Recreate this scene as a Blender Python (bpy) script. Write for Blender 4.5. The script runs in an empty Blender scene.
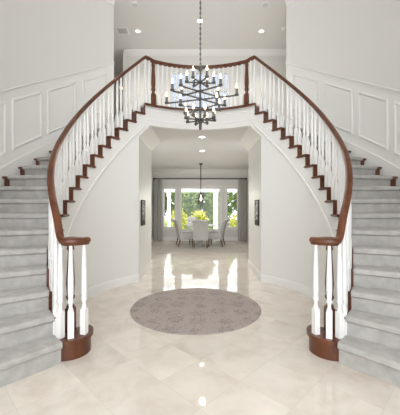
import bpy, bmesh, math, random
from math import sin, cos, tan, pi, radians as R, atan2, hypot
from mathutils import Vector
random.seed(7)
S = bpy.context.scene
COL = S.collection
S.view_settings.view_transform = 'Standard'
S.view_settings.look = 'None'
S.view_settings.exposure = 0.0
S.view_settings.gamma = 1.0
S.view_settings.use_curve_mapping = False
CY = 4.044                      # centre of the round stair hall (0, CY)
H = 0.19                        # riser
NR = 18
LAND = H * NR                   # 3.42
CEIL = 6.10
LOWC = 3.02

# ------------------------------------------------------------------ materials
def mat(name, col, rough=0.5, spec=0.5, metal=0.0, coat=0.0, noise=None, bump=None, sheen=0.0):
    m = bpy.data.materials.new(name); m.use_nodes = True
    nt = m.node_tree; b = nt.nodes['Principled BSDF']
    b.inputs['Base Color'].default_value = (*col, 1)
    b.inputs['Roughness'].default_value = rough
    b.inputs['Specular IOR Level'].default_value = spec
    b.inputs['Metallic'].default_value = metal
    b.inputs['Coat Weight'].default_value = coat
    b.inputs['Coat Roughness'].default_value = 0.08
    b.inputs['Sheen Weight'].default_value = sheen
    if noise or bump:
        tc = nt.nodes.new('ShaderNodeTexCoord')
        mp = nt.nodes.new('ShaderNodeMapping'); nt.links.new(tc.outputs['Object'], mp.inputs[0])
    if noise:                   # (second colour, scale xyz, detail, lo, hi)
        c2, sc, det, lo, hi = noise
        mp.inputs['Scale'].default_value = sc
        n = nt.nodes.new('ShaderNodeTexNoise'); n.inputs['Scale'].default_value = 1; n.inputs['Detail'].default_value = det
        n.inputs['Roughness'].default_value = 0.6
        nt.links.new(mp.outputs[0], n.inputs['Vector'])
        cr = nt.nodes.new('ShaderNodeValToRGB')
        cr.color_ramp.elements[0].position = lo; cr.color_ramp.elements[0].color = (*col, 1)
        cr.color_ramp.elements[1].position = hi; cr.color_ramp.elements[1].color = (*c2, 1)
        nt.links.new(n.outputs['Fac'], cr.inputs[0]); nt.links.new(cr.outputs[0], b.inputs['Base Color'])
    if bump:                    # (scale, strength)
        n2 = nt.nodes.new('ShaderNodeTexNoise'); n2.inputs['Scale'].default_value = bump[0]; n2.inputs['Detail'].default_value = 4
        nt.links.new(tc.outputs['Object'], n2.inputs['Vector'])
        bp = nt.nodes.new('ShaderNodeBump'); bp.inputs['Strength'].default_value = bump[1]; bp.inputs['Distance'].default_value = 0.01
        nt.links.new(n2.outputs['Fac'], bp.inputs['Height']); nt.links.new(bp.outputs[0], b.inputs['Normal'])
    return m

def emis(name, col, st):
    m = bpy.data.materials.new(name); m.use_nodes = True
    b = m.node_tree.nodes['Principled BSDF']
    b.inputs['Base Color'].default_value = (*col, 1)
    b.inputs['Emission Color'].default_value = (*col, 1)
    b.inputs['Emission Strength'].default_value = st
    return m

M = {}
M['wall'] = mat('wall_paint', (.745, .735, .71), .6, .3, bump=(60, .03))
M['trim'] = mat('white_trim_paint', (.79, .785, .765), .38, .4)
M['white'] = mat('white_gloss_paint', (.84, .84, .83), .32, .5)
M['ceil'] = mat('ceiling_paint', (.72, .715, .70), .7, .2)
M['wood'] = mat('red_brown_wood', (.072, .020, .0075), .30, .42, coat=.15, noise=((.165, .051, .018), (9, 9, 3), 5, .3, .75))
M['carpet'] = mat('grey_carpet', (.375, .365, .345), .95, .1, noise=((.50, .487, .465), (9, 9, 9), 8, .34, .68), bump=(160, .5), sheen=.2)
M['iron'] = mat('aged_dark_iron', (.105, .103, .10), .5, .5, metal=.6)
M['bulb'] = emis('warm_lamp_bulb', (1, .80, .55), 3)
M['candle'] = mat('grey_candle_sleeve', (.13, .13, .13), .5)
M['fabric'] = mat('oatmeal_linen', (.47, .455, .435), .9, .2, noise=((.53, .515, .49), (40, 40, 40), 3, .3, .7), bump=(200, .2))
M['darkwood'] = mat('brown_walnut', (.10, .055, .032), .4, .4, noise=((.16, .09, .05), (14, 14, 3), 4, .3, .7))
M['table'] = mat('whitewashed_wood', (.62, .60, .57), .4, .4, noise=((.70, .68, .65), (4, 20, 4), 4, .3, .7))
M['curtain'] = mat('grey_curtain_cloth', (.60, .59, .575), .9, .2, bump=(150, .2))
M['rod'] = mat('bronze_curtain_rod', (.035, .030, .026), .4, .5, metal=.6)
M['frame'] = mat('window_frame_paint', (.80, .80, .79), .4)
M['downlight'] = emis('downlight_lens', (1, .96, .9), 9)
M['dim'] = emis('dimmed_downlight_lens', (1, .96, .9), 1.6)
M['plastic'] = mat('white_plastic', (.78, .78, .77), .5)
M['ventgrey'] = mat('vent_grey', (.58, .58, .57), .5)
M['black'] = mat('matte_black', (.015, .015, .015), .5)
M['concrete'] = mat('pale_patio_paving', (.62, .60, .56), .8, .2, noise=((.72, .70, .66), (2, 2, 2), 4, .3, .7))
M['lawn'] = mat('lawn_green', (.16, .24, .05), .9, .1, noise=((.26, .34, .08), (2, 2, 2), 5, .3, .7))
M['leafg'] = mat('leaf_green', (.085, .14, .035), .6, .3, noise=((.20, .27, .07), (4, 4, 4), 3, .3, .7))
M['leafy'] = mat('leaf_yellow_green', (.38, .40, .06), .6, .3, noise=((.58, .54, .10), (5, 5, 5), 3, .3, .7))
M['leafd'] = mat('leaf_deep_green', (.05, .085, .03), .6, .3, noise=((.15, .19, .06), (4, 4, 4), 3, .3, .7))
M['bark'] = mat('brown_bark', (.13, .10, .075), .9, .1)
M['outwhite'] = mat('outdoor_white_paint', (.84, .84, .83), .5)
M['wicker'] = mat('grey_wicker', (.20, .19, .18), .8)
M['soil'] = mat('dark_planter', (.05, .045, .04), .6)
M['linen_d'] = mat('deeper_grey_canvas', (.40, .40, .40), .8, noise=((.62, .61, .60), (3, 3, 3), 4, .4, .6))

def glass(name, rough=0.0):
    m = bpy.data.materials.new(name); m.use_nodes = True
    nt = m.node_tree; nt.nodes.clear()
    o = nt.nodes.new('ShaderNodeOutputMaterial'); mx = nt.nodes.new('ShaderNodeMixShader')
    t = nt.nodes.new('ShaderNodeBsdfTransparent'); g = nt.nodes.new('ShaderNodeBsdfGlossy')
    t.inputs[0].default_value = (.97, .98, .98, 1); g.inputs['Roughness'].default_value = rough
    fr = nt.nodes.new('ShaderNodeFresnel'); fr.inputs[0].default_value = 1.35
    nt.links.new(fr.outputs[0], mx.inputs[0]); nt.links.new(t.outputs[0], mx.inputs[1]); nt.links.new(g.outputs[0], mx.inputs[2])
    nt.links.new(mx.outputs[0], o.inputs[0])
    return m
M['glass'] = glass('clear_window_glass')
M['skydim'] = glass('sky_dimming_window_glass'); [setattr(n.inputs[0], 'default_value', (.43, .455, .485, 1)) for n in M['skydim'].node_tree.nodes if n.type == 'BSDF_TRANSPARENT']  # dimming of the bright sky put into the upper window's glass colour

# marble floor: diagonal 0.457 m tiles
def marble():
    m = bpy.data.materials.new('polished_cream_marble'); m.use_nodes = True
    nt = m.node_tree; b = nt.nodes['Principled BSDF']; N = nt.nodes.new; L = nt.links.new
    tc = N('ShaderNodeTexCoord'); sx = N('ShaderNodeSeparateXYZ'); L(tc.outputs['Object'], sx.inputs[0])
    def math_(op, a, bb=None):
        n = N('ShaderNodeMath'); n.operation = op
        for i, v in enumerate((a, bb)):
            if v is None: continue
            if isinstance(v, (int, float)): n.inputs[i].default_value = v
            else: L(v, n.inputs[i])
        return n.outputs[0]
    T = 0.647
    u = math_('DIVIDE', math_('SUBTRACT', math_('ADD', sx.outputs[0], sx.outputs[1]), .728), T)
    v = math_('DIVIDE', math_('SUBTRACT', math_('SUBTRACT', sx.outputs[1], sx.outputs[0]), .728), T)
    fu = math_('ABSOLUTE', math_('SUBTRACT', math_('FRACT', u), .5)); fv = math_('ABSOLUTE', math_('SUBTRACT', math_('FRACT', v), .5))
    g = math_('GREATER_THAN', math_('MAXIMUM', fu, fv), .4968)
    cid = N('ShaderNodeCombineXYZ'); L(math_('FLOOR', u), cid.inputs[0]); L(math_('FLOOR', v), cid.inputs[1])
    wn = N('ShaderNodeTexWhiteNoise'); L(cid.outputs[0], wn.inputs[0])
    off = N('ShaderNodeVectorMath'); off.operation = 'MULTIPLY_ADD'; L(wn.outputs['Color'], off.inputs[0]); off.inputs[1].default_value = (9, 9, 9); L(tc.outputs['Object'], off.inputs[2])
    n1 = N('ShaderNodeTexNoise'); n1.inputs['Scale'].default_value = 3.2; n1.inputs['Detail'].default_value = 8; n1.inputs['Roughness'].default_value = .62; n1.inputs['Distortion'].default_value = .3
    L(off.outputs[0], n1.inputs['Vector'])
    cr = N('ShaderNodeValToRGB'); e = cr.color_ramp.elements
    e[0].position = .30; e[0].color = (.66, .58, .50, 1); e[1].position = .72; e[1].color = (.82, .765, .69, 1)
    x = e.new(.5); x.color = (.755, .695, .62, 1)
    L(n1.outputs['Fac'], cr.inputs[0])
    hv = N('ShaderNodeHueSaturation'); L(cr.outputs[0], hv.inputs['Color'])
    L(math_('ADD', math_('MULTIPLY', wn.outputs['Value'], .08), .96), hv.inputs['Value'])
    mx = N('ShaderNodeMixRGB'); L(g, mx.inputs[0]); L(hv.outputs[0], mx.inputs[1]); mx.inputs[2].default_value = (.64, .56, .48, 1)
    L(mx.outputs[0], b.inputs['Base Color'])
    b.inputs['Roughness'].default_value = .045
    b.inputs['Specular IOR Level'].default_value = .62
    return m
M['marble'] = marble()

def rugmat(name, base, dark, R0, cells):
    m = bpy.data.materials.new(name); m.use_nodes = True
    nt = m.node_tree; b = nt.nodes['Principled BSDF']; N = nt.nodes.new; L = nt.links.new
    tc = N('ShaderNodeTexCoord')
    vo = N('ShaderNodeTexVoronoi'); vo.inputs['Scale'].default_value = cells; vo.inputs['Randomness'].default_value = .35
    L(tc.outputs['Object'], vo.inputs['Vector'])
    # rosettes: petals by angle inside every cell
    d = N('ShaderNodeVectorMath'); d.operation = 'SUBTRACT'; L(tc.outputs['Object'], d.inputs[0]); L(vo.outputs['Position'], d.inputs[1])
    sp = N('ShaderNodeSeparateXYZ'); L(d.outputs[0], sp.inputs[0])
    def math_(op, a, bb=None):
        n = N('ShaderNodeMath'); n.operation = op
        for i, v in enumerate((a, bb)):
            if v is None: continue
            if isinstance(v, (int, float)): n.inputs[i].default_value = v
            else: L(v, n.inputs[i])
        return n.outputs[0]
    ang = math_('ARCTAN2', sp.outputs[1], sp.outputs[0])
    pet = math_('MULTIPLY', math_('COSINE', math_('MULTIPLY', ang, 8)), .07)
    rad = math_('ADD', vo.outputs['Distance'], pet)
    ring = math_('LESS_THAN', math_('ABSOLUTE', math_('SUBTRACT', rad, .27)), .055)
    ring2 = math_('LESS_THAN', rad, .10)
    n1 = N('ShaderNodeTexNoise'); n1.inputs['Scale'].default_value = 14; n1.inputs['Detail'].default_value = 6; L(tc.outputs['Object'], n1.inputs['Vector'])
    worn = math_('MULTIPLY', math_('SUBTRACT', n1.outputs['Fac'], .30), 2.0)
    fac = math_('MULTIPLY', math_('MAXIMUM', ring, ring2), worn)
    n2 = N('ShaderNodeTexNoise'); n2.inputs['Scale'].default_value = 22; n2.inputs['Detail'].default_value = 5; L(tc.outputs['Object'], n2.inputs['Vector'])
    speck = math_('MULTIPLY', math_('GREATER_THAN', n2.outputs['Fac'], .60), .35)
    fac = math_('MAXIMUM', fac, speck)
    fac.node.use_clamp = True
    mx = N('ShaderNodeMixRGB'); L(fac, mx.inputs[0]); mx.inputs[1].default_value = (*base, 1); mx.inputs[2].default_value = (*dark, 1)
    L(mx.outputs[0], b.inputs['Base Color']); b.inputs['Roughness'].default_value = .95; b.inputs['Specular IOR Level'].default_value = .1
    return m
M['rug'] = rugmat('faded_mauve_rug_pile', (.43, .375, .35), (.20, .155, .145), .93, 3.4)
M['rug2'] = rugmat('pale_grey_rug_pile', (.50, .47, .43), (.40, .37, .34), .93, 4.0)

def artmat():
    m = bpy.data.materials.new('black_and_white_print'); m.use_nodes = True
    nt = m.node_tree; b = nt.nodes['Principled BSDF']; N = nt.nodes.new; L = nt.links.new
    tc = N('ShaderNodeTexCoord'); n = N('ShaderNodeTexNoise'); n.inputs['Scale'].default_value = 14; n.inputs['Detail'].default_value = 6
    L(tc.outputs['Object'], n.inputs['Vector'])
    cr = N('ShaderNodeValToRGB'); cr.color_ramp.elements[0].position = .44; cr.color_ramp.elements[0].color = (.03, .03, .03, 1)
    cr.color_ramp.elements[1].position = .56; cr.color_ramp.elements[1].color = (.62, .62, .62, 1)
    L(n.outputs['Fac'], cr.inputs[0]); L(cr.outputs[0], b.inputs['Base Color'])
    return m
M['art'] = artmat()

# ------------------------------------------------------------------ helpers
def link(name, bm, m, parent=None, smooth=False, recalc=True):
    if recalc: bmesh.ops.recalc_face_normals(bm, faces=bm.faces[:])
    me = bpy.data.meshes.new(name); bm.to_mesh(me); bm.free()
    if smooth:
        for p in me.polygons: p.use_smooth = True
        me.set_sharp_from_angle(angle=R(40))
    me.materials.append(M[m] if isinstance(m, str) else m)
    o = bpy.data.objects.new(name, me); COL.objects.link(o)
    if parent is not None: o.parent = parent
    return o
def tag(o, label, cat, group=None):
    o['label'] = label; o['category'] = cat
    if group: o['group'] = group
    return o
def thing(name, label, cat, loc=(0, 0, 0), rz=0, group=None):
    o = bpy.data.objects.new(name, None); COL.objects.link(o)
    o.location = loc; o.rotation_euler = (0, 0, rz); o.empty_display_size = .1
    return tag(o, label, cat, group)
def struct(name, bm, m, smooth=False, recalc=True):
    o = link(name, bm, m, None, smooth, recalc); o['kind'] = 'structure'; return o
def dup(root, loc, rz=0, label=None):
    r = root.copy(); COL.objects.link(r); r.location = loc; r.rotation_euler = (0, 0, rz)
    if label: r['label'] = label
    for ch in list(root.children):
        c = ch.copy(); COL.objects.link(c); c.parent = r
        for g in list(ch.children):
            d = g.copy(); COL.objects.link(d); d.parent = c
    return r
def BM(): return bmesh.new()
def box(bm, x0, x1, y0, y1, z0, z1, bev=0):
    vs = [bm.verts.new((x, y, z)) for z in (z0, z1) for x, y in ((x0, y0), (x1, y0), (x1, y1), (x0, y1))]
    fs = [bm.faces.new([vs[i] for i in f]) for f in ((3, 2, 1, 0), (4, 5, 6, 7), (0, 1, 5, 4), (1, 2, 6, 5), (2, 3, 7, 6), (3, 0, 4, 7))]
    if bev:
        es = list({e for f in fs for e in f.edges})
        bmesh.ops.bevel(bm, geom=es, offset=bev, segments=2, profile=.5, affect='EDGES')
    return bm
def bbox(*a, bev=0): return box(BM(), *a, bev=bev)
def lathe(bm, prof, seg=14, loc=(0, 0, 0), sq=None):
    """prof: (r,z) list bottom to top"""
    rings = []
    for r, z in prof:
        rings.append([bm.verts.new((loc[0] + r * cos(2 * pi * i / seg), loc[1] + r * sin(2 * pi * i / seg), loc[2] + z)) for i in range(seg)])
    for a, b in zip(rings, rings[1:]):
        for i in range(seg): bm.faces.new((a[i], a[(i + 1) % seg], b[(i + 1) % seg], b[i]))
    bm.faces.new(rings[0][::-1]); bm.faces.new(rings[-1])
    return bm
def frustum(bm, s0, s1, z0, z1, loc=(0, 0), rot=0, d=(0, 0)):
    """square tapered post; d shifts the bottom"""
    q = []
    for s, z, dx, dy in ((s0, z0, d[0], d[1]), (s1, z1, 0, 0)):
        q.append([bm.verts.new((loc[0] + dx + s / 2 * (cx * cos(rot) - cy * sin(rot)), loc[1] + dy + s / 2 * (cx * sin(rot) + cy * cos(rot)), z)) for cx, cy in ((-1, -1), (1, -1), (1, 1), (-1, 1))])
    bm.faces.new(q[0][::-1]); bm.faces.new(q[1])
    for i in range(4): bm.faces.new((q[0][i], q[0][(i + 1) % 4], q[1][(i + 1) % 4], q[1][i]))
    return bm
def prism(bm, pts, z0, z1):
    a = [bm.verts.new((x, y, z0)) for x, y in pts]; b = [bm.verts.new((x, y, z1)) for x, y in pts]
    n = len(pts); bm.faces.new(a[::-1]); bm.faces.new(b)
    for i in range(n): bm.faces.new((a[i], a[(i + 1) % n], b[(i + 1) % n], b[i]))
    return bm
def tube(bm, path, rad, seg=8):
    rings = []
    n = len(path); path = [Vector(p) for p in path]
    for i, p in enumerate(path):
        t = (path[min(i + 1, n - 1)] - path[max(i - 1, 0)]).normalized()
        u = t.cross(Vector((0, 0, 1)))
        if u.length < 1e-3: u = Vector((1, 0, 0))
        u.normalize(); w = u.cross(t)
        rr = rad[i] if isinstance(rad, (list, tuple)) else rad
        rings.append([bm.verts.new(p + u * rr * cos(2 * pi * k / seg) + w * rr * sin(2 * pi * k / seg)) for k in range(seg)])
    for a, b in zip(rings, rings[1:]):
        for k in range(seg): bm.faces.new((a[k], a[(k + 1) % seg], b[(k + 1) % seg], b[k]))
    bm.faces.new(rings[0][::-1]); bm.faces.new(rings[-1])
    return bm
def sweep(bm, path, prof):
    """path of (x,y,z); prof of (side, up): side is measured to the right of the travel direction in plan, up is vertical"""
    n = len(path); rings = []
    for i, p in enumerate(path):
        a, b = path[max(i - 1, 0)], path[min(i + 1, n - 1)]
        tx, ty = b[0] - a[0], b[1] - a[1]; l = hypot(tx, ty) or 1
        nx, ny = ty / l, -tx / l
        rings.append([bm.verts.new((p[0] + nx * s, p[1] + ny * s, p[2] + u)) for s, u in prof])
    m = len(prof)
    for a, b in zip(rings, rings[1:]):
        for k in range(m): bm.faces.new((a[k], a[(k + 1) % m], b[(k + 1) % m], b[k]))
    bm.faces.new(rings[0][::-1]); bm.faces.new(rings[-1])
    return bm
def P(r, a, s, z=None):
    """plan point at radius r, angle a (degrees from the back), side s (-1 left, +1 right)"""
    x, y = s * r * sin(R(a)), CY + r * cos(R(a))
    return (x, y) if z is None else (x, y, z)

# stair angles
RA = {1: 138.2, 2: 132.3, 3: 126.3, 4: 120.2, 5: 113.9, 6: 107.3, 7: 100.5, 8: 93.9, 9: 87.8}
for k in range(10, 19): RA[k] = 81.9 - (k - 10) * 5.75
RA[0] = 144.1; RA[-1] = 150; RA[19] = 30.2
def nosez(a):
    """height of the nosing line at angle a"""
    if a >= RA[-1]: return -.19
    for k in range(-1, 19):
        if RA[k] >= a >= RA[k + 1]:
            return H * (k + (RA[k] - a) / (RA[k] - RA[k + 1]))
    return LAND + H
def arc(a0, a1, n): return [a0 + (a1 - a0) * i / n for i in range(n + 1)]

# ------------------------------------------------------------------ camera
cam = bpy.data.cameras.new('camera'); co = bpy.data.objects.new('camera', cam); COL.objects.link(co)
co.location = (0, 0, 1.424); co.rotation_euler = (pi / 2, 0, 0)
cam.sensor_fit = 'HORIZONTAL'; cam.sensor_width = 36; cam.lens = 287 / 400 * 36; cam.shift_y = -.001; cam.clip_start = .05
S.camera = co

# ------------------------------------------------------------------ floor, ceilings
struct('floor', bbox(-3.4, 3.4, -2.2, 12.3, -.12, 0), 'marble')
struct('ceiling', box(bbox(-5.2, 5.2, -2.2, 8.72, CEIL, CEIL + .12), -5.2, -2.13, 8.72, 11.0, CEIL, CEIL + .12), 'ceil')
b = BM()
pts = [P(1.926, a, 1) for a in arc(-39, 39, 26)]
prism(b, pts + [(1.31, 6.9), (-1.31, 6.9)], LOWC, LOWC + .08)
box(b, -2.12, 2.12, 6.9, 12.3, LOWC, LOWC + .08)
struct('ceiling_lower', b, 'ceil')
b = BM()
prism(b, [P(1.85, a, 1) for a in arc(-35.9, 35.9, 26)] + [P(3.112, 35.9, 1), (2.2, 8.6), (-2.2, 8.6), P(3.112, 35.9, -1)], LAND - .06, LAND)
box(b, 2.2, 5.2, 6.5, 8.6, LAND - .06, LAND); box(b, -5.2, -2.2, 6.5, 11.0, LAND - .06, LAND)
struct('floor_upper', b, 'wall')

# ------------------------------------------------------------------ inner round wall with the arch
AJ = 39.2
def ring_wall(cols, r0, r1):
    """cols: (angle, zbot, ztop) in order"""
    bm = BM(); rows = []
    for a, zb, zt in cols:
        rows.append([bm.verts.new((r * sin(R(a)), CY + r * cos(R(a)), z)) for r, z in ((r0, zb), (r0, zt), (r1, zt), (r1, zb))])
    for p, q in zip(rows, rows[1:]):
        for i in range(4): bm.faces.new((p[i], p[(i + 1) % 4], q[(i + 1) % 4], q[i]))
    bm.faces.new(rows[0][::-1]); bm.faces.new(rows[-1])
    return bm
def topz(a):
    a = abs(a)
    return LAND - .06 if a < 35 else max(.02, min(LAND - .06, nosez(a) - .26))
cols = [(-a, 0, topz(a)) for a in arc(136.6, AJ, 60)]
cols += [(a, 2.785 + (LOWC - 2.785) * (AJ - abs(a)) / (AJ - 31) if abs(a) > 31 else LOWC, topz(a)) for a in [-AJ + .01] + arc(-37, -31, 4) + arc(-30, 30, 30) + arc(31, 37, 4) + [AJ - .01]]
cols += [(a, 0, topz(a)) for a in arc(AJ, 136.6, 60)]
struct('wall_rotunda', ring_wall(cols, 1.845, 1.93), 'trim', True)
# tunnel lining
for s, nm in ((-1, 'wall_passage_left'), (1, 'wall_passage_right')):
    b = BM(); j = P(1.93, AJ, 1)
    x0, x1 = sorted((s * 1.185, s * 1.31)); box(b, x0, x1, 5.50, 7.0, 0, LOWC)
    # clipped corner running through
    a0 = [b.verts.new((s * x, 5.55, z)) for x, z in ((1.186, 2.785), (.965, LOWC), (1.186, LOWC))]
    a1 = [b.verts.new((s * x, 7.0, z)) for x, z in ((1.186, 2.785), (.965, LOWC), (1.186, LOWC))]
    b.faces.new(a0); b.faces.new(a1[::-1])
    for i in range(3): b.faces.new((a0[i], a0[(i + 1) % 3], a1[(i + 1) % 3], a1[i]))
    x0, x1 = sorted((s * 1.31, s * 2.12)); box(b, x0, x1, 6.9, 7.0, 0, LOWC)
    struct(nm, b, 'trim')
    x0, x1 = sorted((s * 1.186, s * 1.17)); struct('baseboard_passage_' + ('left' if s < 0 else 'right'), bbox(x0, x1, 5.51, 7.0, 0, .14, bev=.004), 'white')
    # curved baseboard on the rotunda wall
    b = sweep(BM(), [P(1.846, a, s, 0) for a in (arc(AJ, 132, 50))], [(0, 0), (s * .016, 0), (s * .016, .12), (s * .008, .14), (0, .14)])
    struct('baseboard_rotunda_' + ('left' if s < 0 else 'right'), b, 'white')

# ------------------------------------------------------------------ outer round walls with wainscot
def outz(a): return nosez(a - .7)
for s, nm in ((-1, 'left'), (1, 'right')):
    ang = arc(38.7, 140, 70)
    b = ring_wall([(s * a, 0, CEIL) for a in ang], 3.112, 3.25)
    e = P(3.112, 140, s); x0, x1 = sorted((e[0], e[0] + s * .15)); box(b, x0, x1, -2.2, e[1], 0, CEIL)
    struct('wall_' + nm, b, 'wall', True)
    # wainscot field (white painted lower wall), skirt, cap rail, panel mouldings, crown
    aw = arc(38.7, 139, 70)
    b = BM(); rows = []
    for a in aw:
        zb, zt = max(0, outz(a) - .1), outz(a) + 1.31
        rows.append([b.verts.new(P(r, a, s, z)) for r, z in ((3.102, zb), (3.102, zt), (3.114, zt), (3.114, zb))])
    for p, q in zip(rows, rows[1:]):
        for i in range(4): b.faces.new((p[i], p[(i + 1) % 4], q[(i + 1) % 4], q[i]))
    b.faces.new(rows[0]); b.faces.new(rows[-1][::-1])
    struct('trim_wainscot_' + nm, b, 'trim', True)
    def rail(a0, a1, off, prof, n=40):   # prof side>0 = into the room
        path = [P(3.102, a, s, outz(a) + off) for a in arc(a0, a1, n)]
        return sweep(BM(), path, [(s * q, u) for q, u in prof])
    struct('trim_cap_' + nm, rail(38.7, 139, 1.31, [(0, -.05), (.012, -.05), (.014, -.01), (.034, 0), (.036, .02), (.028, .032), (0, .032)], 60), 'trim')
    struct('trim_skirt_' + nm, rail(38.7, 138, 0, [(0, -.25), (.016, -.25), (.016, .11), (.024, .118), (.022, .135), (0, .145)], 60), 'trim')
    pn = [(92.0, 81.4), (78.5, 68.2), (65.4, 54.6), (51.6, 41.8), (105.5, 94.9), (119, 108.4)]
    mp = [(0, -.026), (.009, -.026), (.022, -.012), (.022, .006), (.012, .018), (.008, .026), (0, .026)]
    for i, (a0, a1) in enumerate(pn):
        b = BM()
        for off in (.34, 1.12):
            sweep(b, [P(3.102, a, s, outz(a) + off) for a in arc(a1, a0, 10)], [(s * q, u) for q, u in mp])
        da = .48
        for a in (a0, a1):
            vs = []
            for z in (outz(a) + .315, outz(a) + 1.145):
                vs.append([b.verts.new(P(r, aa, s, z)) for r, aa in ((3.104, a - da), (3.080, a - da * .4), (3.080, a + da * .4), (3.104, a + da))])
            for k in range(4): b.faces.new((vs[0][k], vs[0][(k + 1) % 4], vs[1][(k + 1) % 4], vs[1][k]))
            b.faces.new(vs[0][::-1]); b.faces.new(vs[1])
        struct('trim_panel_%s_%d' % (nm, i + 1), b, 'trim')
    b = sweep(BM(), [P(3.112, a, s, CEIL) for a in arc(38.7, 139, 50)], [(s * q, u) for q, u in ((0, -.14), (.02, -.14), (.03, -.10), (.08, -.04), (.09, 0), (0, 0))])
    struct('trim_crown_' + nm, b, 'trim')

# ------------------------------------------------------------------ staircases
NO = .85   # nosing overhang, degrees
for s, nm in ((-1, 'left'), (1, 'right')):
    st = thing('staircase', 'curved wooden staircase with grey carpet runner rising along the %s wall' % nm, 'staircase', (P(2.4, 138, s)[0], P(2.4, 138, s)[1], 0), 0, 'pair of mirrored staircases')
    off = Vector(st.location)
    def part(name, bm, m, smooth=False):
        bmesh.ops.translate(bm, verts=bm.verts[:], vec=-off)
        return link(name, bm, m, st, smooth)
    def sector(bm, r0, r1, a0, a1, z0, z1, n=2):
        aa = arc(a0, a1, n)
        return prism(bm, [P(r0, a, s) for a in aa] + [P(r1, a, s) for a in reversed(aa)], z0, z1)
    PC = Vector((s * 1.28, 2.838, 0))
    for k in range(1, 19):
        z = k * H
        if k == 1:     # bullnose step with a round inner end
            b = BM(); ring = [(PC.x + s * -.19 * cos(R(t)), PC.y + .19 * sin(R(t))) for t in arc(-86, 62, 20)]
            body = [P(1.93, 137.7, s)] + ring + [P(1.93, 131, s)]
            prism(b, body, 0, z - .036)
            part('bullnose_step', b, 'wood', True)
            ring = [(PC.x + s * -.213 * cos(R(t)), PC.y + .213 * sin(R(t))) for t in arc(-84, 64, 22)]
            b = prism(BM(), [P(1.93, 139.0, s)] + ring + [P(1.93, 130.6, s)], z - .036, z)
            es = [e for e in b.edges if abs(e.verts[0].co.z - e.verts[1].co.z) < 1e-6]
            bmesh.ops.bevel(b, geom=es, offset=.01, segments=2, affect='EDGES')
            part('bullnose_tread', b, 'wood', True)
            b = sector(BM(), 1.92, 3.07, RA[1], RA[1] - .6, 0, z - .03); part('riser', b, 'wood')
            b = sector(BM(), 1.92, 3.07, RA[1] + NO, RA[2] - .5, z - .035, z - .002); part('tread', b, 'wood')
            continue
        part('riser', sector(BM(), 1.825, 3.101, RA[k], RA[k] - .6, z - H - .002, z - .03), 'wood')
        if k < 18:
            b = sector(BM(), 1.79, 3.101, RA[k] + NO, RA[k + 1] - .5, z - .035, z, 3)
            es = [e for e in b.edges if abs(e.verts[0].co.z - e.verts[1].co.z) < 1e-6]
            bmesh.ops.bevel(b, geom=es, offset=.011, segments=2, affect='EDGES')
            part('tread', b, 'wood')
    # stringer: sawtooth top
    b = BM(); cols = []
    for k in range(2, 19):
        zt = k * H - .034
        a0, a1 = RA[k] - .12, (RA[k + 1] - .11 if k < 18 else 34.5)
        for a in arc(a0, a1, 3): cols.append((a, max(.03, min(nosez(a) - .44 - .06 * min(1, max(0, (a - 55) / 40)), LAND - .48)), zt))
    rows = []
    for a, zb, zt in cols:
        rows.append([b.verts.new(P(r, a, s, z)) for r, z in ((1.828, zb), (1.828, zt), (1.90, zt), (1.90, zb))])
    for p, q in zip(rows, rows[1:]):
        for i in range(4): b.faces.new((p[i], p[(i + 1) % 4], q[(i + 1) % 4], q[i]))
    b.faces.new(rows[0]); b.faces.new(rows[-1][::-1])
    part('stringer', b, 'trim')
    # bead moulding under the stringer
    path = [P(1.828, a, s, min(max(.05, nosez(a) - .44 - .06 * min(1, max(0, (a - 55) / 40))), LAND - .29)) for a in arc(130, 35.0, 70)]
    b = sweep(BM(), path, [(-s * q, u) for q, u in ((-.002, -.02), (.012, -.02), (.020, 0), (.012, .02), (-.002, .02))])
    part('bead_moulding', b, 'white')
    # soffit closing the flight from below
    b = BM(); rows = []
    for a in arc(136, 38, 60):
        z = max(.0, nosez(a) - .30)
        rows.append([b.verts.new(P(r, a, s, zz)) for r, zz in ((1.90, z), (1.90, z + .03), (3.07, z + .03), (3.07, z))])
    for p, q in zip(rows, rows[1:]):
        for i in range(4): b.faces.new((p[i], p[(i + 1) % 4], q[(i + 1) % 4], q[i]))
    b.faces.new(rows[0]); b.faces.new(rows[-1][::-1])
    part('soffit', b, 'trim')
    # carpet runner
    def cin(a): return 1.91 + .075 * min(1, max(0, (94 - a) / 36))
    prof = []
    for k in range(1, 19):
        z = k * H; z0 = z - H
        prof += [(RA[k] + .35, z0 + .012), (RA[k] + .35, z - .055), (RA[k] + NO + .05, z - .048), (RA[k] + NO + .35, z - .038),
                 (RA[k] + NO + .40, z - .014), (RA[k] + NO + .2, z + .005), (RA[k] + NO - .1, z + .012)]
    prof[0] = (RA[1] + .35, .002)
    prof.append((RA[18] - 1.2, LAND + .012))
    b = BM(); rows = []
    n = len(prof)
    for i, (a, z) in enumerate(prof):
        # inner skin a little further up/inside
        rows.append([b.verts.new(P(r, a, s, z)) for r in (cin(a), 2.30, 2.65, 2.975)])
    rows2 = []
    for i, (a, z) in enumerate(prof):
        rows2.append([b.verts.new(P(r, a - .33, s, z - .010)) for r in (cin(a), 2.30, 2.65, 2.975)])
    for p, q in zip(rows, rows[1:]):
        for i in range(3): b.faces.new((p[i], p[i + 1], q[i + 1], q[i]))
    for i in range(n - 1):
        b.faces.new((rows[i][0], rows[i + 1][0], rows2[i + 1][0], rows2[i][0]))
        b.faces.new((rows[i][3], rows2[i][3], rows2[i + 1][3], rows[i + 1][3]))
    b.faces.new(rows[0] + rows2[0][::-1]); b.faces.new(rows[-1] + rows2[-1][::-1])
    o = part('carpet_runner', b, 'carpet', True)
    o['label'] = 'pale grey carpet runner'

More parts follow.
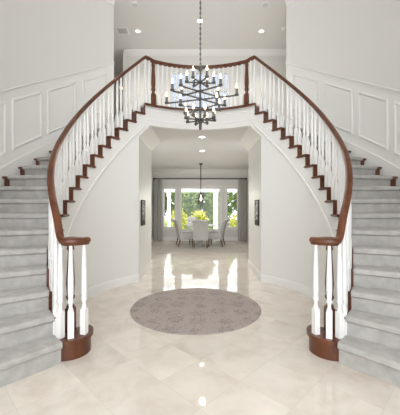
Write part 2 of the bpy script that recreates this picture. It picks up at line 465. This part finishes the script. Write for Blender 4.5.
# ------------------------------------------------------------------ railings
def baluster_bm(zb, zt, hb, sq=.050, seg=10, rot=0, top=.015):
    """square block, rings, long taper; built at origin from zb to zt"""
    b = BM()
    frustum(b, sq, sq, zb, zb + hb, rot=rot)
    h = zt - zb - hb; z0 = zb + hb
    prof = [(sq * .46, 0), (sq * .50, .012), (sq * .36, .028), (sq * .30, .05), (sq * .36, .075), (sq * .50, .092), (sq * .50, .104), (sq * .40, .116),
            (sq * .42, .135), (sq * .50, .20), (sq * .485, .30), (top * 1.15, h - .05), (top, h)]
    lathe(b, [(r, z0 + z) for r, z in prof], seg)
    return b
def newel_bm(zb, zt, hb, sq=.075, seg=14):
    b = BM(); frustum(b, sq, sq, zb, zb + hb)
    h = zt - zb - hb; z0 = zb + hb
    prof = [(sq * .46, 0), (sq * .52, .015), (sq * .36, .035), (sq * .30, .055), (sq * .40, .08), (sq * .54, .10), (sq * .54, .115), (sq * .42, .13),
            (sq * .46, .16), (sq * .53, .24), (sq * .48, .34), (sq * .33, h - .10), (sq * .32, h - .07), (sq * .46, h - .055), (sq * .40, h - .035), (sq * .34, h)]
    lathe(b, [(r, z0 + z) for r, z in prof], seg)
    return b
RPROF = [(-.018, -.036), (.018, -.036), (.022, -.018), (.034, -.008), (.036, .012), (.027, .028), (.012, .036), (-.012, .036), (-.027, .028), (-.036, .012), (-.034, -.008), (-.022, -.018)]
RR = 1.866
def railz(a):
    a = abs(a)
    z = nosez(a) + .885
    z = max(z, 1.095)
    top = LAND + .88
    if a < 29.6: return top
    # gooseneck: slight crest just before the balcony
    return min(z, top + .035 * max(0, sin(pi * min(1, max(0, (a - 29.6) / 9.5)))))
for s, nm in ((-1, 'left'), (1, 'right')):
    rl = thing('stair_railing', 'curved mahogany handrail with white balusters and volute newel on the %s staircase' % nm, 'railing', (s * 1.28, 2.838, H), 0, 'stair railings')
    off = Vector(rl.location)
    def part(name, bm, m, smooth=True):
        bmesh.ops.translate(bm, verts=bm.verts[:], vec=-off)
        return link(name, bm, m, rl, smooth)
    PC = (s * 1.28, 2.838)
    path = [P(RR, a, s, railz(a)) for a in arc(29.6, 126, 96)]
    # volute
    for t in arc(214, 359, 22):
        vr = .106 + .036 * min(1, (t - 214) / 70) + .028 * max(0, (t - 300) / 59)
        path.append((PC[0] - s * vr * cos(R(t)), PC[1] + vr * sin(R(t)), 0))
    # smooth join + heights
    P0 = path[96]; P1 = path[97]
    mid = [(P0[0] + (P1[0] - P0[0]) * t + 0, P0[1] + (P1[1] - P0[1]) * t, 0) for t in (.25, .5, .75)]
    path = path[:97] + mid + path[97:]
    for _ in range(14):
        q = path[:]
        for i in range(90, len(path) - 3):
            q[i] = tuple((path[i - 1][j] + 2 * path[i][j] + path[i + 1][j]) / 4 if j < 2 else path[i][j] for j in range(3))
        path = q
    zz = [p[2] for p in path]
    for i in range(97, len(path)):
        # ease from the pitch of the flight to level
        x, y, _ = path[i]
        a = math.degrees(atan2(abs(x), y - CY)); zz[i] = max(1.095, nosez(a) + .885) if i < 103 else 1.095
    for _ in range(14):
        q = zz[:]
        for i in range(84, len(zz) - 1): q[i] = (zz[i - 1] + 2 * zz[i] + zz[i + 1]) / 4
        zz = q
    path = [(p[0], p[1], z) for p, z in zip(path, zz)]
    VP = path
    part('handrail', sweep(BM(), path, RPROF), 'wood')
    # volute eye over the newel
    b = lathe(BM(), [(.085, -.034), (.10, -.02), (.112, -.004), (.112, .014), (.10, .026), (.04, .034)], 24, (PC[0], PC[1], 1.095))
    part('volute_cap', b, 'wood')
    b = newel_bm(0, 1.064 - H, .24, .078); bmesh.ops.translate(b, verts=b.verts[:], vec=(PC[0], PC[1], H)); part('newel_post', b, 'wood')
    def put(x, y, z0, z1, hb, rot, sq=.048):
        b = baluster_bm(0, z1 - z0, hb, sq=sq, rot=rot); bmesh.ops.translate(b, verts=b.verts[:], vec=(x, y, z0)); part('baluster', b, 'white')
    for t in (208, 251, 296, 346):
        x, y = PC[0] - s * .145 * cos(R(t)), PC[1] + .145 * sin(R(t))
        j = min(range(len(VP)), key=lambda i: hypot(VP[i][0] - x, VP[i][1] - y))
        x, y = (x + VP[j][0]) / 2, (y + VP[j][1]) / 2
        put(x, y, H, VP[j][2] - .034, .245, R(t) * -s, .055)
    for k in range(2, 18):
        w = RA[k] - RA[k + 1]
        for f, hb in ((.04, .215), (.46, .30)):
            a = RA[k] - f * w
            j = min(range(len(VP)), key=lambda i: hypot(VP[i][0] - P(RR, a, s)[0], VP[i][1] - P(RR, a, s)[1]))
            put(*P(RR, a, s), k * H, (VP[j][2] if a > 122 else railz(a)) - .034, hb, -s * R(a))
    for a in (34.7, 32.2):
        put(*P(RR, a, s), LAND + .002, railz(a) - .034, .22, -s * R(a))
bl = thing('balcony_railing', 'curved landing balustrade with mahogany rail between two brown newel posts above the arch', 'railing', (0, CY + RR, LAND))
def bpart(name, bm, m, smooth=True):
    bmesh.ops.translate(bm, verts=bm.verts[:], vec=-Vector(bl.location)); return link(name, bm, m, bl, smooth)
bpart('handrail', sweep(BM(), [P(RR, a, 1, LAND + .88) for a in arc(-29.6, 29.6, 40)], RPROF), 'wood')
for s in (-1, 1):
    b = newel_bm(0, .85, .22, .085)
    bmesh.ops.rotate(b, verts=b.verts[:], cent=(0, 0, 0), matrix=__import__('mathutils').Matrix.Rotation(-s * R(29.6), 3, 'Z'))
    x, y = P(RR, 29.6, s); bmesh.ops.translate(b, verts=b.verts[:], vec=(x, y, LAND)); bpart('newel_post', b, 'wood')
NB = 19
for i in range(NB):
    a = -29.6 + 59.2 * (i + 1) / (NB + 1)
    b = baluster_bm(0, .846, .22, rot=-R(a)); x, y = P(RR, a, 1); bmesh.ops.translate(b, verts=b.verts[:], vec=(x, y, LAND)); bpart('baluster', b, 'white')
b = sweep(BM(), [P(1.83, a, 1, LAND) for a in arc(-35.9, 35.9, 40)], [(.045, -.036), (.05, -.018), (.045, .004), (-.075, .004), (-.075, -.001), (.02, -.036)])
struct('trim_balcony_nosing', b, 'wood')
for i, (u, dz) in enumerate(((.016, LAND - .10), (.014, LAND - .29))):
    b = sweep(BM(), [P(1.845, a, 1, dz) for a in arc(-35.5, 35.5, 40)], [(0, -.022), (u, -.014), (u + .006, .01), (u * .6, .022), (0, .024)])
    struct('trim_fascia_%d' % (i + 1), b, 'white')

# ------------------------------------------------------------------ upper hall
b = BM()
WX = .90
box(b, -2.25, -WX, 8.6, 8.72, LAND, CEIL); box(b, WX, 5.2, 8.6, 8.72, LAND, CEIL)
box(b, -WX, WX, 8.6, 8.72, 5.5, CEIL); box(b, -WX, WX, 8.6, 8.72, LAND, LAND + .22)
struct('wall_back', b, 'wall')
b = BM(); box(b, -5.2, -2.25, 10.9, 11.0, LAND, CEIL); box(b, -2.25, -2.13, 8.72, 11.0, LAND, CEIL)
struct('wall_hall_back', b, 'wall')
struct('wall_hall_left', bbox(-5.2, -5.08, 6.3, 10.9, LAND, CEIL), 'wall')
struct('wall_hall_right', bbox(5.08, 5.2, 6.3, 8.6, LAND, CEIL), 'wall')
b = BM()
box(b, 2.0, 5.2, 6.42, 6.5, LAND, CEIL); struct('wall_hall_front_right', b, 'wall')
b = BM(); box(b, -5.2, -2.0, 6.42, 6.5, LAND, CEIL); struct('wall_hall_front_left', b, 'wall')
crown = [(0, -.15), (.015, -.15), (.02, -.12), (.09, -.03), (.10, 0), (0, 0)]
struct('trim_crown_back', sweep(BM(), [(-2.25, 8.6, CEIL), (5.08, 8.6, CEIL)], crown), 'trim')
struct('trim_hall_corner', bbox(-2.30, -2.20, 8.575, 8.73, LAND, CEIL - .02), 'trim')
# upper windows
b = BM()
box(b, -WX - .09, -WX, 8.57, 8.6, LAND + .13, 5.59); box(b, WX, WX + .09, 8.57, 8.6, LAND + .13, 5.59); box(b, -WX, WX, 8.57, 8.6, 5.5, 5.59); box(b, -WX, WX, 8.55, 8.6, LAND + .13, LAND + .22)
for x in (-WX + .03, -.3, .3, WX - .03): box(b, x - .035, x + .035, 8.62, 8.68, LAND + .22, 5.5)
for z in (LAND + .26, 4.95, 5.47): box(b, -WX, WX, 8.625, 8.675, z - .03, z + .03)
for x in (-.6, 0, .6): box(b, x - .011, x + .011, 8.64, 8.66, LAND + .22, 5.5)
w = struct('window_1', b, 'frame')
g = link('glass', bbox(-WX, WX, 8.645, 8.655, LAND + .22, 5.5), 'skydim', w)

# ------------------------------------------------------------------ dining room
DY = 12.2
b = BM()
wins = [(-1.60, -1.04, .55, 2.24), (-.82, .86, .45, 2.24), (1.13, 1.62, .55, 2.24)]
xs = [-2.12] + [v for w_ in wins for v in w_[:2]] + [2.12]
for i in range(0, len(xs), 2): box(b, xs[i], xs[i + 1], DY, DY + .14, 0, LOWC)
for x0, x1, z0, z1 in wins: box(b, x0, x1, DY, DY + .14, 0, z0); box(b, x0, x1, DY, DY + .14, z1, LOWC)
struct('wall_dining_back', b, 'wall')
struct('wall_dining_left', bbox(-2.12, -2.0, 7.5, DY, 0, LOWC), 'wall')  # stops short: unseen gap added near the entrance to let daylight in
struct('wall_dining_right', bbox(2.0, 2.12, 7.5, DY, 0, LOWC), 'wall')  # same added daylight gap on this side
struct('trim_crown_dining', sweep(BM(), [(-2.0, DY, LOWC), (2.0, DY, LOWC)], [(0, -.13), (.015, -.13), (.02, -.10), (.08, -.02), (.09, 0), (0, 0)]), 'trim')
struct('baseboard_dining', bbox(-2, 2, DY - .018, DY, 0, .14), 'white')
for i, (x0, x1, z0, z1) in enumerate(wins):
    b = BM(); c = .08
    box(b, x0 - c, x0, DY - .025, DY, z0 - c, z1 + c); box(b, x1, x1 + c, DY - .025, DY, z0 - c, z1 + c)
    box(b, x0, x1, DY - .025, DY, z1, z1 + c); box(b, x0 - .02, x1 + .02, DY - .05, DY, z0 - c, z0)
    f = .04
    box(b, x0, x0 + f, DY + .04, DY + .09, z0, z1); box(b, x1 - f, x1, DY + .04, DY + .09, z0, z1)
    box(b, x0, x1, DY + .04, DY + .09, z0, z0 + f); box(b, x0, x1, DY + .04, DY + .09, z1 - f, z1)
    w = struct('window_%d' % (i + 2), b, 'frame')
    link('glass', bbox(x0, x1, DY + .06, DY + .068, z0, z1), 'glass', w)

# curtain rod, curtains
rod = thing('curtain_rod', 'long dark bronze curtain rod across the dining room windows', 'curtain rod', (0, DY - .10, 2.62))
b = tube(BM(), [(-1.93, 0, 0), (1.93, 0, 0)], .02, 10); link('rod', b, 'rod', rod, True)
for x in (-1.945, 1.945): link('finial', lathe(BM(), [(.012, -.045), (.034, -.02), (.036, .015), (.012, .04)], 10, (x, 0, 0)), 'rod', rod, True)
for x in (-1.7, 0, 1.75): link('bracket', bbox(x - .012, x + .012, -.01, .10, -.03, .02), 'rod', rod)
for s, nm, x0, x1 in ((-1, 'left', -1.97, -1.58), (1, 'right', 1.60, 1.97)):
    b = BM(); n = 56; r0 = []
    for i in range(n + 1):
        x = x0 + (x1 - x0) * i / n; y = DY - .10 + .042 * sin(2 * pi * 5.5 * i / n)
        r0.append((x, y))
    rows = []
    for z, k in ((.012, 1.0), (.8, .97), (1.7, .94), (2.588, .92)):
        xm = (x0 + x1) / 2
        rows.append(([b.verts.new((xm + (x - xm) * k, y, z)) for x, y in r0], [b.verts.new((xm + (x - xm) * k, y + .006, z)) for x, y in r0]))
    for (f0, k0), (f1, k1) in zip(rows, rows[1:]):
        for i in range(n):
            b.faces.new((f0[i], f0[i + 1], f1[i + 1], f1[i])); b.faces.new((k0[i + 1], k0[i], k1[i], k1[i + 1]))
        b.faces.new((f0[0], f1[0], k1[0], k0[0])); b.faces.new((f0[n], k0[n], k1[n], f1[n]))
    for f0, k0 in (rows[0], rows[-1]):
        for i in range(n): b.faces.new((f0[i], k0[i], k0[i + 1], f0[i + 1]))
    tag(link('curtain', b, 'curtain', None, True), 'grey floor-length curtain gathered at the %s end of the dining room rod' % nm, 'curtain', 'dining room curtains')

# framed prints
for s, nm in ((-1, 'left'), (1, 'right')):
    t = thing('framed_print', 'narrow black and white print on the %s wall of the passage' % nm, 'picture', (s * 1.185, 5.90, 1.05), 0, 'prints in the passage')
    def fx(d0, d1): return sorted((-s * d0, -s * d1))
    b = BM()
    box(b, *fx(0, .03), -.16, -.145, 0, .52); box(b, *fx(0, .03), .145, .16, 0, .52); box(b, *fx(0, .03), -.145, .145, 0, .015); box(b, *fx(0, .03), -.145, .145, .505, .52)
    link('frame', b, 'black', t)
    link('print', bbox(*fx(.002, .02), -.145, .145, .10, .505), 'art', t)
    o = link('mount_base', bbox(*fx(.002, .024), -.145, .145, .015, .10), 'black', t); o['label'] = 'solid black lower band'
t = thing('framed_canvas', 'grey framed canvas on the left dining room wall beside the curtain', 'picture', (-2.0, 11.6, 1.2))
b = BM(); box(b, 0, .03, -.32, -.28, 0, .85); box(b, 0, .03, .28, .32, 0, .85); box(b, 0, .03, -.28, .28, 0, .04); box(b, 0, .03, -.28, .28, .81, .85)
link('frame', b, 'ventgrey', t); link('canvas', bbox(.002, .02, -.28, .28, .04, .81), 'linen_d', t)

# rugs
b = lathe(BM(), [(.910, 0), (.915, .004), (.910, .011), (.89, .012)], 72); o = link('round_rug', b, 'rug', None)
o.location = (-.06, 4.10, .001); tag(o, 'round faded mauve rug with floral medallions on the marble between the stairs', 'rug')
b = bbox(-1.30, 1.36, 8.85, 11.75, .001, .012, bev=.003); o = link('dining_rug', b, 'rug2'); tag(o, 'pale grey rectangular rug under the dining table', 'rug')
RZ = .0125

# dining chairs
def make_chair(label):
    t = thing('dining_chair', label, 'chair', (0, 0, RZ), 0, 'linen dining chairs')
    # seat: chair faces +y
    link('seat', bbox(-.265, .265, -.18, .31, .27, .47, bev=.03), 'fabric', t, True)
    b = BM(); n = 12; rows = []   # back: swept slab with a scroll at the top
    cl = [(-.15, .27), (-.165, .45), (-.20, .62), (-.245, .78), (-.30, .89), (-.36, .955), (-.42, .945)]
    th = [.085, .085, .08, .075, .07, .07, .06]
    for i, (y, z) in enumerate(cl):
        y0, z0 = cl[max(i - 1, 0)]; y1, z1 = cl[min(i + 1, len(cl) - 1)]
        ty, tz = y1 - y0, z1 - z0; l = hypot(ty, tz); ny, nz = -tz / l, ty / l
        h = th[i] / 2; w = .262 + .012 * i / 6
        rows.append([b.verts.new((x, y + ny * q, z + nz * q)) for x, q in ((-w, -h * .7), (-w + .02, -h), (w - .02, -h), (w, -h * .7), (w, h * .7), (w - .02, h), (-w + .02, h), (-w, h * .7))])
    for p, q in zip(rows, rows[1:]):
        for k in range(8): b.faces.new((p[k], p[(k + 1) % 8], q[(k + 1) % 8], q[k]))
    b.faces.new(rows[0][::-1]); b.faces.new(rows[-1])
    link('backrest', b, 'fabric', t, True)
    for x in (-.225, .225):
        link('leg', frustum(BM(), .032, .05, 0, .272, (x, -.16), 0, (0, -.075)), 'darkwood', t)
        link('leg', frustum(BM(), .03, .048, 0, .272, (x, .27), 0, (0, .02)), 'darkwood', t)
    return t
c = make_chair('linen dining chair with its back to the hall, nearest of the three chairs')
c.location = (.02, 10.05, RZ)
dup(c, (-.60, 10.42, RZ), -pi / 2 + .26, 'linen dining chair facing right at the left side of the table')
dup(c, (.64, 10.42, RZ), pi / 2 - .26, 'linen dining chair facing left at the right side of the table')
tb = thing('dining_table', 'round whitewashed pedestal dining table behind the nearest linen chair', 'table', (.02, 10.75, RZ))
link('tabletop', lathe(BM(), [(.56, 0), (.59, .012), (.59, .03), (.575, .036)], 48, (0, 0, .715)), 'table', tb, True)
link('pedestal', lathe(BM(), [(.17, .06), (.12, .10), (.075, .18), (.07, .30), (.10, .42), (.075, .52), (.09, .62), (.20, .716)], 24), 'table', tb, True)
b = BM(); box(b, -.36, .36, -.05, .05, 0, .065, bev=.006); box(b, -.05, .05, -.36, .36, 0, .066, bev=.006); link('base', b, 'table', tb)
pl = thing('planter_bowl', 'dark bowl of low greenery on the dining table', 'planter', (.02, 10.75, RZ + .752))
link('bowl', lathe(BM(), [(.10, 0), (.20, .03), (.25, .09), (.24, .095), (.18, .07), (.05, .06)], 24), 'soil', pl, True)
b = BM()
for i in range(120):
    a, r_ = random.uniform(0, 2 * pi), .2 * math.sqrt(random.random()); p = Vector((r_ * cos(a), r_ * sin(a), .07 + random.uniform(0, .05)))
    d = Vector((random.gauss(0, 1), random.gauss(0, 1), .8)).normalized() * .045; e = d.cross(Vector((0, 0, 1))).normalized() * .014
    vs = [b.verts.new(p), b.verts.new(p + d * .5 + e), b.verts.new(p + d), b.verts.new(p + d * .5 - e)]; b.faces.new(vs)
link('greenery', b, 'leafd', pl, False, False)

# pendant lantern
pd = thing('pendant_lantern', 'small glass pendant lantern on a thin rod over the dining table', 'pendant light', (.03, 10.5, 1.55))
link('canopy', lathe(BM(), [(.02, 1.40), (.06, 1.44), (.065, LOWC - 1.55 + .0)], 16), 'iron', pd, True)
link('rod', tube(BM(), [(0, 0, .40), (0, 0, 1.42)], .017, 8), 'iron', pd)
b = BM()
for x in (-.10, .10):
    for y in (-.10, .10): box(b, x - .007, x + .007, y - .005, y + .005, 0, .33)
for z in (0, .32):
    for q in (-.10, .10): box(b, -.107, .107, q - .007, q + .007, z, z + .014); box(b, q - .007, q + .007, -.107, .107, z, z + .014)
frustum(b, .12, .04, .334, .40); link('cage', b, 'iron', pd)
link('glass_shade', lathe(BM(), [(.075, .02), (.085, .03), (.085, .30), (.078, .31)], 16), 'glass', pd, True)
link('bulb', lathe(BM(), [(.008, .10), (.032, .14), (.036, .18), (.016, .235), (.008, .33)], 12), 'bulb', pd, True)

l = bpy.data.lights.new('pendant_lamp', 'POINT'); l.energy = 150; l.shadow_soft_size = .035; l.color = (1, .9, .78)
lo = bpy.data.objects.new('pendant_lamp', l); COL.objects.link(lo); lo.parent = pd; lo.location = (0, 0, .19)
# ------------------------------------------------------------------ chandelier
chz = 2.58
ch = thing('chandelier', 'tiered dark iron chandelier with lit candle bulbs hanging above the hall', 'chandelier', (.005, CY, chz))
link('stem', tube(BM(), [(0, 0, -.04), (0, 0, .02), (0, 0, .80)], [.014, .016, .012], 10), 'iron', ch, True)
link('finial', lathe(BM(), [(.012, -.07), (.020, -.05), (.020, .02), (.034, .03), (.034, .05), (.018, .06)], 12), 'iron', ch, True)
b = BM()
lathe(b, [(.02, .76), (.028, .77), (.028, .82), (.012, .835)], 12); box(b, -.055, .055, -.012, .012, .80, .825)
link('top_hub', b, 'iron', ch, True)
b = BM(); z = .835; i = 0      # chain links up to the ceiling
while chz + z < CEIL - .07:
    ring = []
    for k in range(11):
        t = 2 * pi * k / 10; px, pz = .011 * cos(t), .024 * sin(t) + .021
        ring.append((px if i % 2 == 0 else 0, 0 if i % 2 == 0 else px, z + pz))
    tube(b, ring, .0038, 5); z += .036; i += 1
link('chain', b, 'iron', ch)
link('cord', tube(BM(), [(0, 0, .83), (0, 0, CEIL - chz - .05)], .004, 6), 'iron', ch)
link('canopy', lathe(BM(), [(.012, -.07), (.06, -.05), (.075, -.02), (.075, 0)], 20, (0, 0, CEIL - chz)), 'iron', ch, True)
cb = BM(); lathe(cb, [(.010, -.022), (.024, -.012), (.025, .0), (.016, .006), (.015, .062), (.012, .065)], 10)
def candle(x, y, z):
    b = BM(); lathe(b, [(.008, -.024), (.013, -.014), (.028, -.008), (.030, .004), (.017, .010)], 10, (x, y, z)); c = link('candle_cup', b, 'iron', ch, True)
    link('sleeve', lathe(BM(), [(.0185, .008), (.0185, .078), (.010, .082)], 10, (x, y, z)), 'candle', c, True)
    link('bulb', lathe(BM(), [(.008, .080), (.015, .096), (.0155, .110), (.009, .132), (.002, .152)], 10, (x, y, z)), 'bulb', c, True)
bars = [(2.94, .515, -17), (2.95, .46, 37), (3.05, .325, 36), (3.06, .325, -33), (3.175, .19, 5), (3.18, .17, 55), (3.185, .17, -58),
        (2.82, .29, 20), (2.80, .29, -40), (2.655, .205, 15), (2.65, .205, 62), (2.645, .205, -28), (2.64, .205, -72)]
for z, L_, a in bars:
    dx, dy = cos(R(a)), sin(R(a)); zr = z - chz
    b = tube(BM(), [(-dx * (L_ + .025), -dy * (L_ + .025), zr), (dx * (L_ + .025), dy * (L_ + .025), zr)], .0105, 6)
    lathe(b, [(.014, -.014), (.026, -.01), (.026, .01), (.014, .014)], 10, (0, 0, zr))
    link('arm', b, 'iron', ch, True)
    for q in (-1, 1): candle(q * dx * L_, q * dy * L_, zr + .014)
cb.free()

# ------------------------------------------------------------------ ceiling fixtures
def downlight(x, y, zc, label, power, lens='downlight'):
    t = thing('ceiling_light', label, 'ceiling light', (x, y, zc - .012), 0, 'recessed ceiling downlights')
    b = BM(); n = 28; r_ = [[b.verts.new((rr * cos(2 * pi * i / n), rr * sin(2 * pi * i / n), zz)) for i in range(n)] for rr, zz in ((.062, .004), (.07, -.002), (.095, 0), (.095, .012), (.062, .012))]
    for p, q in zip(r_, r_[1:] + r_[:1]):
        for i in range(n): b.faces.new((p[i], p[(i + 1) % n], q[(i + 1) % n], q[i]))
    link('trim_ring', b, 'plastic', t, True)
    link('lens', lathe(BM(), [(.062, .004), (.062, .011)], 24), lens, t)
    l = bpy.data.lights.new('downlight_lamp', 'SPOT'); l.energy = power; l.spot_size = R(125); l.spot_blend = .9; l.shadow_soft_size = .06; l.color = (1, .93, .84)
    lo = bpy.data.objects.new('downlight_lamp', l); COL.objects.link(lo); lo.parent = t; lo.location = (0, 0, -.02)
downlight(0, 7.2, CEIL, 'lit recessed downlight in the high ceiling behind the chandelier chain', 150)
downlight(-1.65, 7.62, CEIL, 'recessed ceiling downlight above the left end of the landing', 60, 'dim')
downlight(1.63, 7.62, CEIL, 'recessed ceiling downlight above the right end of the landing', 60, 'dim')
downlight(.05, 6.5, LOWC, 'recessed downlight in the passage ceiling just behind the arch', 45)
downlight(.06, 8.1, LOWC, 'recessed downlight further back in front of the pendant lantern', 26)
for x, y, lb in ((-1.50, 6.6, 'small round detector on the high ceiling left of the chandelier chain'), (1.50, 6.6, 'small round detector on the high ceiling right of the chandelier chain'), (2.2, 7.5, 'white round smoke detector on the ceiling beside the right wall end')):
    t = thing('smoke_detector', lb, 'smoke detector', (x, y, CEIL - .04), 0, 'round detectors on the high ceiling')
    link('base', lathe(BM(), [(.07, .02), (.075, .025), (.075, .04)], 24), 'plastic', t, True)
    link('dome', lathe(BM(), [(.02, -.005), (.05, 0), (.06, .012), (.06, .021)], 24), 'ventgrey' if x < 2 else 'plastic', t, True)
t = thing('ceiling_vent', 'square grey air vent in the ceiling left of the landing downlight', 'vent', (-2.05, 7.6, CEIL - .02))
b = BM(); box(b, -.15, .15, -.15, -.12, 0, .02); box(b, -.15, .15, .12, .15, 0, .02); box(b, -.15, -.12, -.12, .12, 0, .02); box(b, .12, .15, -.12, .12, 0, .02)
link('frame', b, 'plastic', t)
for i in range(5): link('slat', bbox(-.12, .12, -.11 + i * .046, -.085 + i * .046, .004, .02), 'ventgrey', t)
# small wall sconce on the hall corner
t = thing('wall_sconce', 'small lit sconce on the corner of the corridor left of the landing', 'sconce', (-2.34, 8.62, 4.98))
link('back_plate', bbox(.02, .04, -.05, .05, -.10, .10, bev=.006), 'iron', t)
link('shade', lathe(BM(), [(.03, -.05), (.04, .0), (.045, .05)], 16, (-.03, 0, 0)), 'bulb', t, True)
link('arm', bbox(-.03, .03, -.01, .01, -.075, -.05), 'iron', t)

# ------------------------------------------------------------------ garden
b = BM(); box(b, -9, 9, 12.36, 16.0, -.15, -.03); struct('ground_patio', b, 'concrete')
b = BM(); box(b, -14, 14, 16.0, 34, -.17, -.04); struct('ground_lawn', b, 'lawn')
pg = thing('pergola', 'white pergola with a square post outside the dining room windows', 'pergola', (0, 14.6, -.03))
link('beam', bbox(-4, 4, -.09, .09, 2.22, 2.62, bev=.01), 'outwhite', pg)
for x in (.80, -2.6, 3.2):
    b = BM(); box(b, x - .11, x + .11, -.11, .11, 0, 2.23, bev=.01); box(b, x - .14, x + .14, -.14, .14, 0, .16, bev=.01); link('post', b, 'outwhite', pg)
for i in range(9): link('rafter', bbox(-3.9 + i * .96, -3.84 + i * .96, -.5, 1.2, 2.62, 2.74), 'outwhite', pg)
pc = thing('patio_column', 'white square porch column seen through the left dining window', 'column', (-1.47, 13.6, -.03))
b = BM(); box(b, -.07, .07, -.07, .07, 0, 2.5); link('shaft', b, 'outwhite', pc); link('plinth', bbox(-.12, .12, -.12, .12, 0, .2, bev=.01), 'outwhite', pc); link('capital', bbox(-.13, .13, -.13, .13, 2.3, 2.5, bev=.01), 'outwhite', pc)
ph = thing('porch_wall', 'white porch side wall with a narrow dark edge outside the left window', 'wall', (-2.05, 14.2, -.03))
link('panel', bbox(-.30, .24, -.06, .06, 0, 2.6), 'outwhite', ph); link('edge_strip', bbox(.24, .29, -.06, .06, 0, 2.6), 'wicker', ph)
ln = thing('outdoor_lantern', 'black outdoor wall lantern on the white porch wall', 'lantern', (-1.98, 14.14, 1.80))
link('bracket', bbox(-.02, .02, -.12, 0, .36, .40), 'black', ln)
b = frustum(BM(), .16, .04, .22, .34, (0, -.11)); box(b, -.06, .06, -.17, -.05, 0, .02); link('roof', b, 'black', ln); link('glass_body', bbox(-.05, .05, -.16, -.06, .02, .22), 'ventgrey', ln)
def shrub(name, label, cat, loc, rx, ry, rz_, m, n, leaf, trunk=0):
    t = thing(name, label, cat, loc, 0, 'garden planting beyond the windows')
    b = BM()
    for i in range(n):
        u, v = random.uniform(0, 2 * pi), math.acos(random.uniform(-1, 1)); k = random.uniform(.72, 1.05) * (1 + .22 * sin(3 * u + loc[0]) * sin(4 * v + loc[1]))
        p = Vector((rx * k * sin(v) * cos(u), ry * k * sin(v) * sin(u), trunk + rz_ + rz_ * k * cos(v)))
        if p.z < .02: p.z = random.uniform(.02, .1)
        d = Vector((random.gauss(0, 1), random.gauss(0, 1), random.gauss(.2, .8))).normalized(); e = d.cross(Vector((random.gauss(0, 1), random.gauss(0, 1), random.gauss(0, 1)))).normalized()
        L_ = leaf * random.uniform(.7, 1.4)
        b.faces.new([b.verts.new(p - d * L_), b.verts.new(p + e * L_ * .5), b.verts.new(p + d * L_), b.verts.new(p - e * L_ * .5)])
    link('foliage', b, m, t, False, False)
    link('stem', lathe(BM(), [(.07, 0), (.05, trunk + rz_ * .6), (.03, trunk + rz_ * 1.2)], 8), 'bark', t, True)
    return t
G = -.04
shrub('shrub', 'low yellow green shrub behind the patio left of centre', 'shrub', (-1.35, 17.6, G), .55, .5, .68, 'leafy', 900, .07)
shrub('shrub', 'low yellow green shrub behind the patio at the middle window', 'shrub', (-.1, 17.9, G), .6, .5, .6, 'leafy', 900, .07)
shrub('shrub', 'bright yellow green shrub seen low in the right window', 'shrub', (2.3, 17.2, G), .55, .5, .50, 'leafy', 900, .07)
shrub('shrub', 'green rounded shrub right of the pergola post', 'shrub', (1.15, 18.3, G), .48, .5, .62, 'leafg', 900, .07)
shrub('tree', 'green garden tree filling the left half of the middle window', 'tree', (-1.15, 20.3, G), 1.1, .9, 1.5, 'leafg', 2600, .12, .3)
shrub('tree', 'green garden tree filling the right half of the middle window', 'tree', (1.35, 20.5, G), 1.1, .9, 1.6, 'leafg', 2600, .12, .25)
shrub('tree', 'deep green tree behind the right dining window', 'tree', (3.9, 20.5, G), 1.2, 1.1, 1.65, 'leafg', 2200, .12, .2)
shrub('tree', 'deep green tree behind the left dining window', 'tree', (-3.7, 20.5, G), 1.2, 1.1, 1.6, 'leafd', 2200, .12, .2)
shrub('tree', 'tall dark tree far behind the middle of the garden', 'tree', (.1, 24.5, G), 1.9, 1.0, 2.1, 'leafd', 3000, .17, .2)
shrub('tree', 'tall dark tree far behind the right of the garden', 'tree', (4.9, 24.5, G), 2.1, 1.3, 2.1, 'leafd', 2600, .17, .2)
shrub('tree', 'tall dark tree far behind the left of the garden', 'tree', (-4.7, 24.5, G), 2.1, 1.3, 2.1, 'leafd', 2600, .17, .2)
# patio chairs
def patio_chair(label, loc, rz):
    t = thing('patio_chair', label, 'chair', loc, rz, 'patio chairs')
    link('seat', bbox(-.26, .26, -.26, .26, .36, .44, bev=.01), 'wicker', t); link('backrest', bbox(-.26, .26, .22, .28, .44, .92, bev=.015), 'wicker', t)
    for x in (-.27, .27): link('armrest', bbox(x - .03, x + .03, -.24, .26, .60, .65, bev=.008), 'wicker', t)
    for x in (-.24, .24):
        for y in (-.24, .24): link('leg', bbox(x - .02, x + .02, y - .02, y + .02, 0, .60 if y < 0 else .44), 'wicker', t)
    return t
c = patio_chair('grey wicker patio chair outside, left of the middle window', (-.30, 15.2, -.03), .5)
dup(c, (1.25, 15.4, -.03), -.5, 'grey wicker patio chair outside beside the pergola post')

# ------------------------------------------------------------------ light
W = bpy.data.worlds.new('world'); S.world = W; W.use_nodes = True
bg = W.node_tree.nodes['Background']; bg.inputs[0].default_value = (.945, .97, 1, 1); bg.inputs[1].default_value = 2.7
sun = bpy.data.lights.new('sun', 'SUN'); sun.energy = 1.5; sun.angle = R(1.5); sun.color = (1, .95, .86)
so = bpy.data.objects.new('sun', sun); COL.objects.link(so); so.rotation_euler = (R(8), R(38), 0)
S.cycles.max_bounces = 14; S.cycles.diffuse_bounces = 7; S.cycles.transparent_max_bounces = 16; S.cycles.sample_clamp_indirect = 6
S.view_settings.exposure = .68
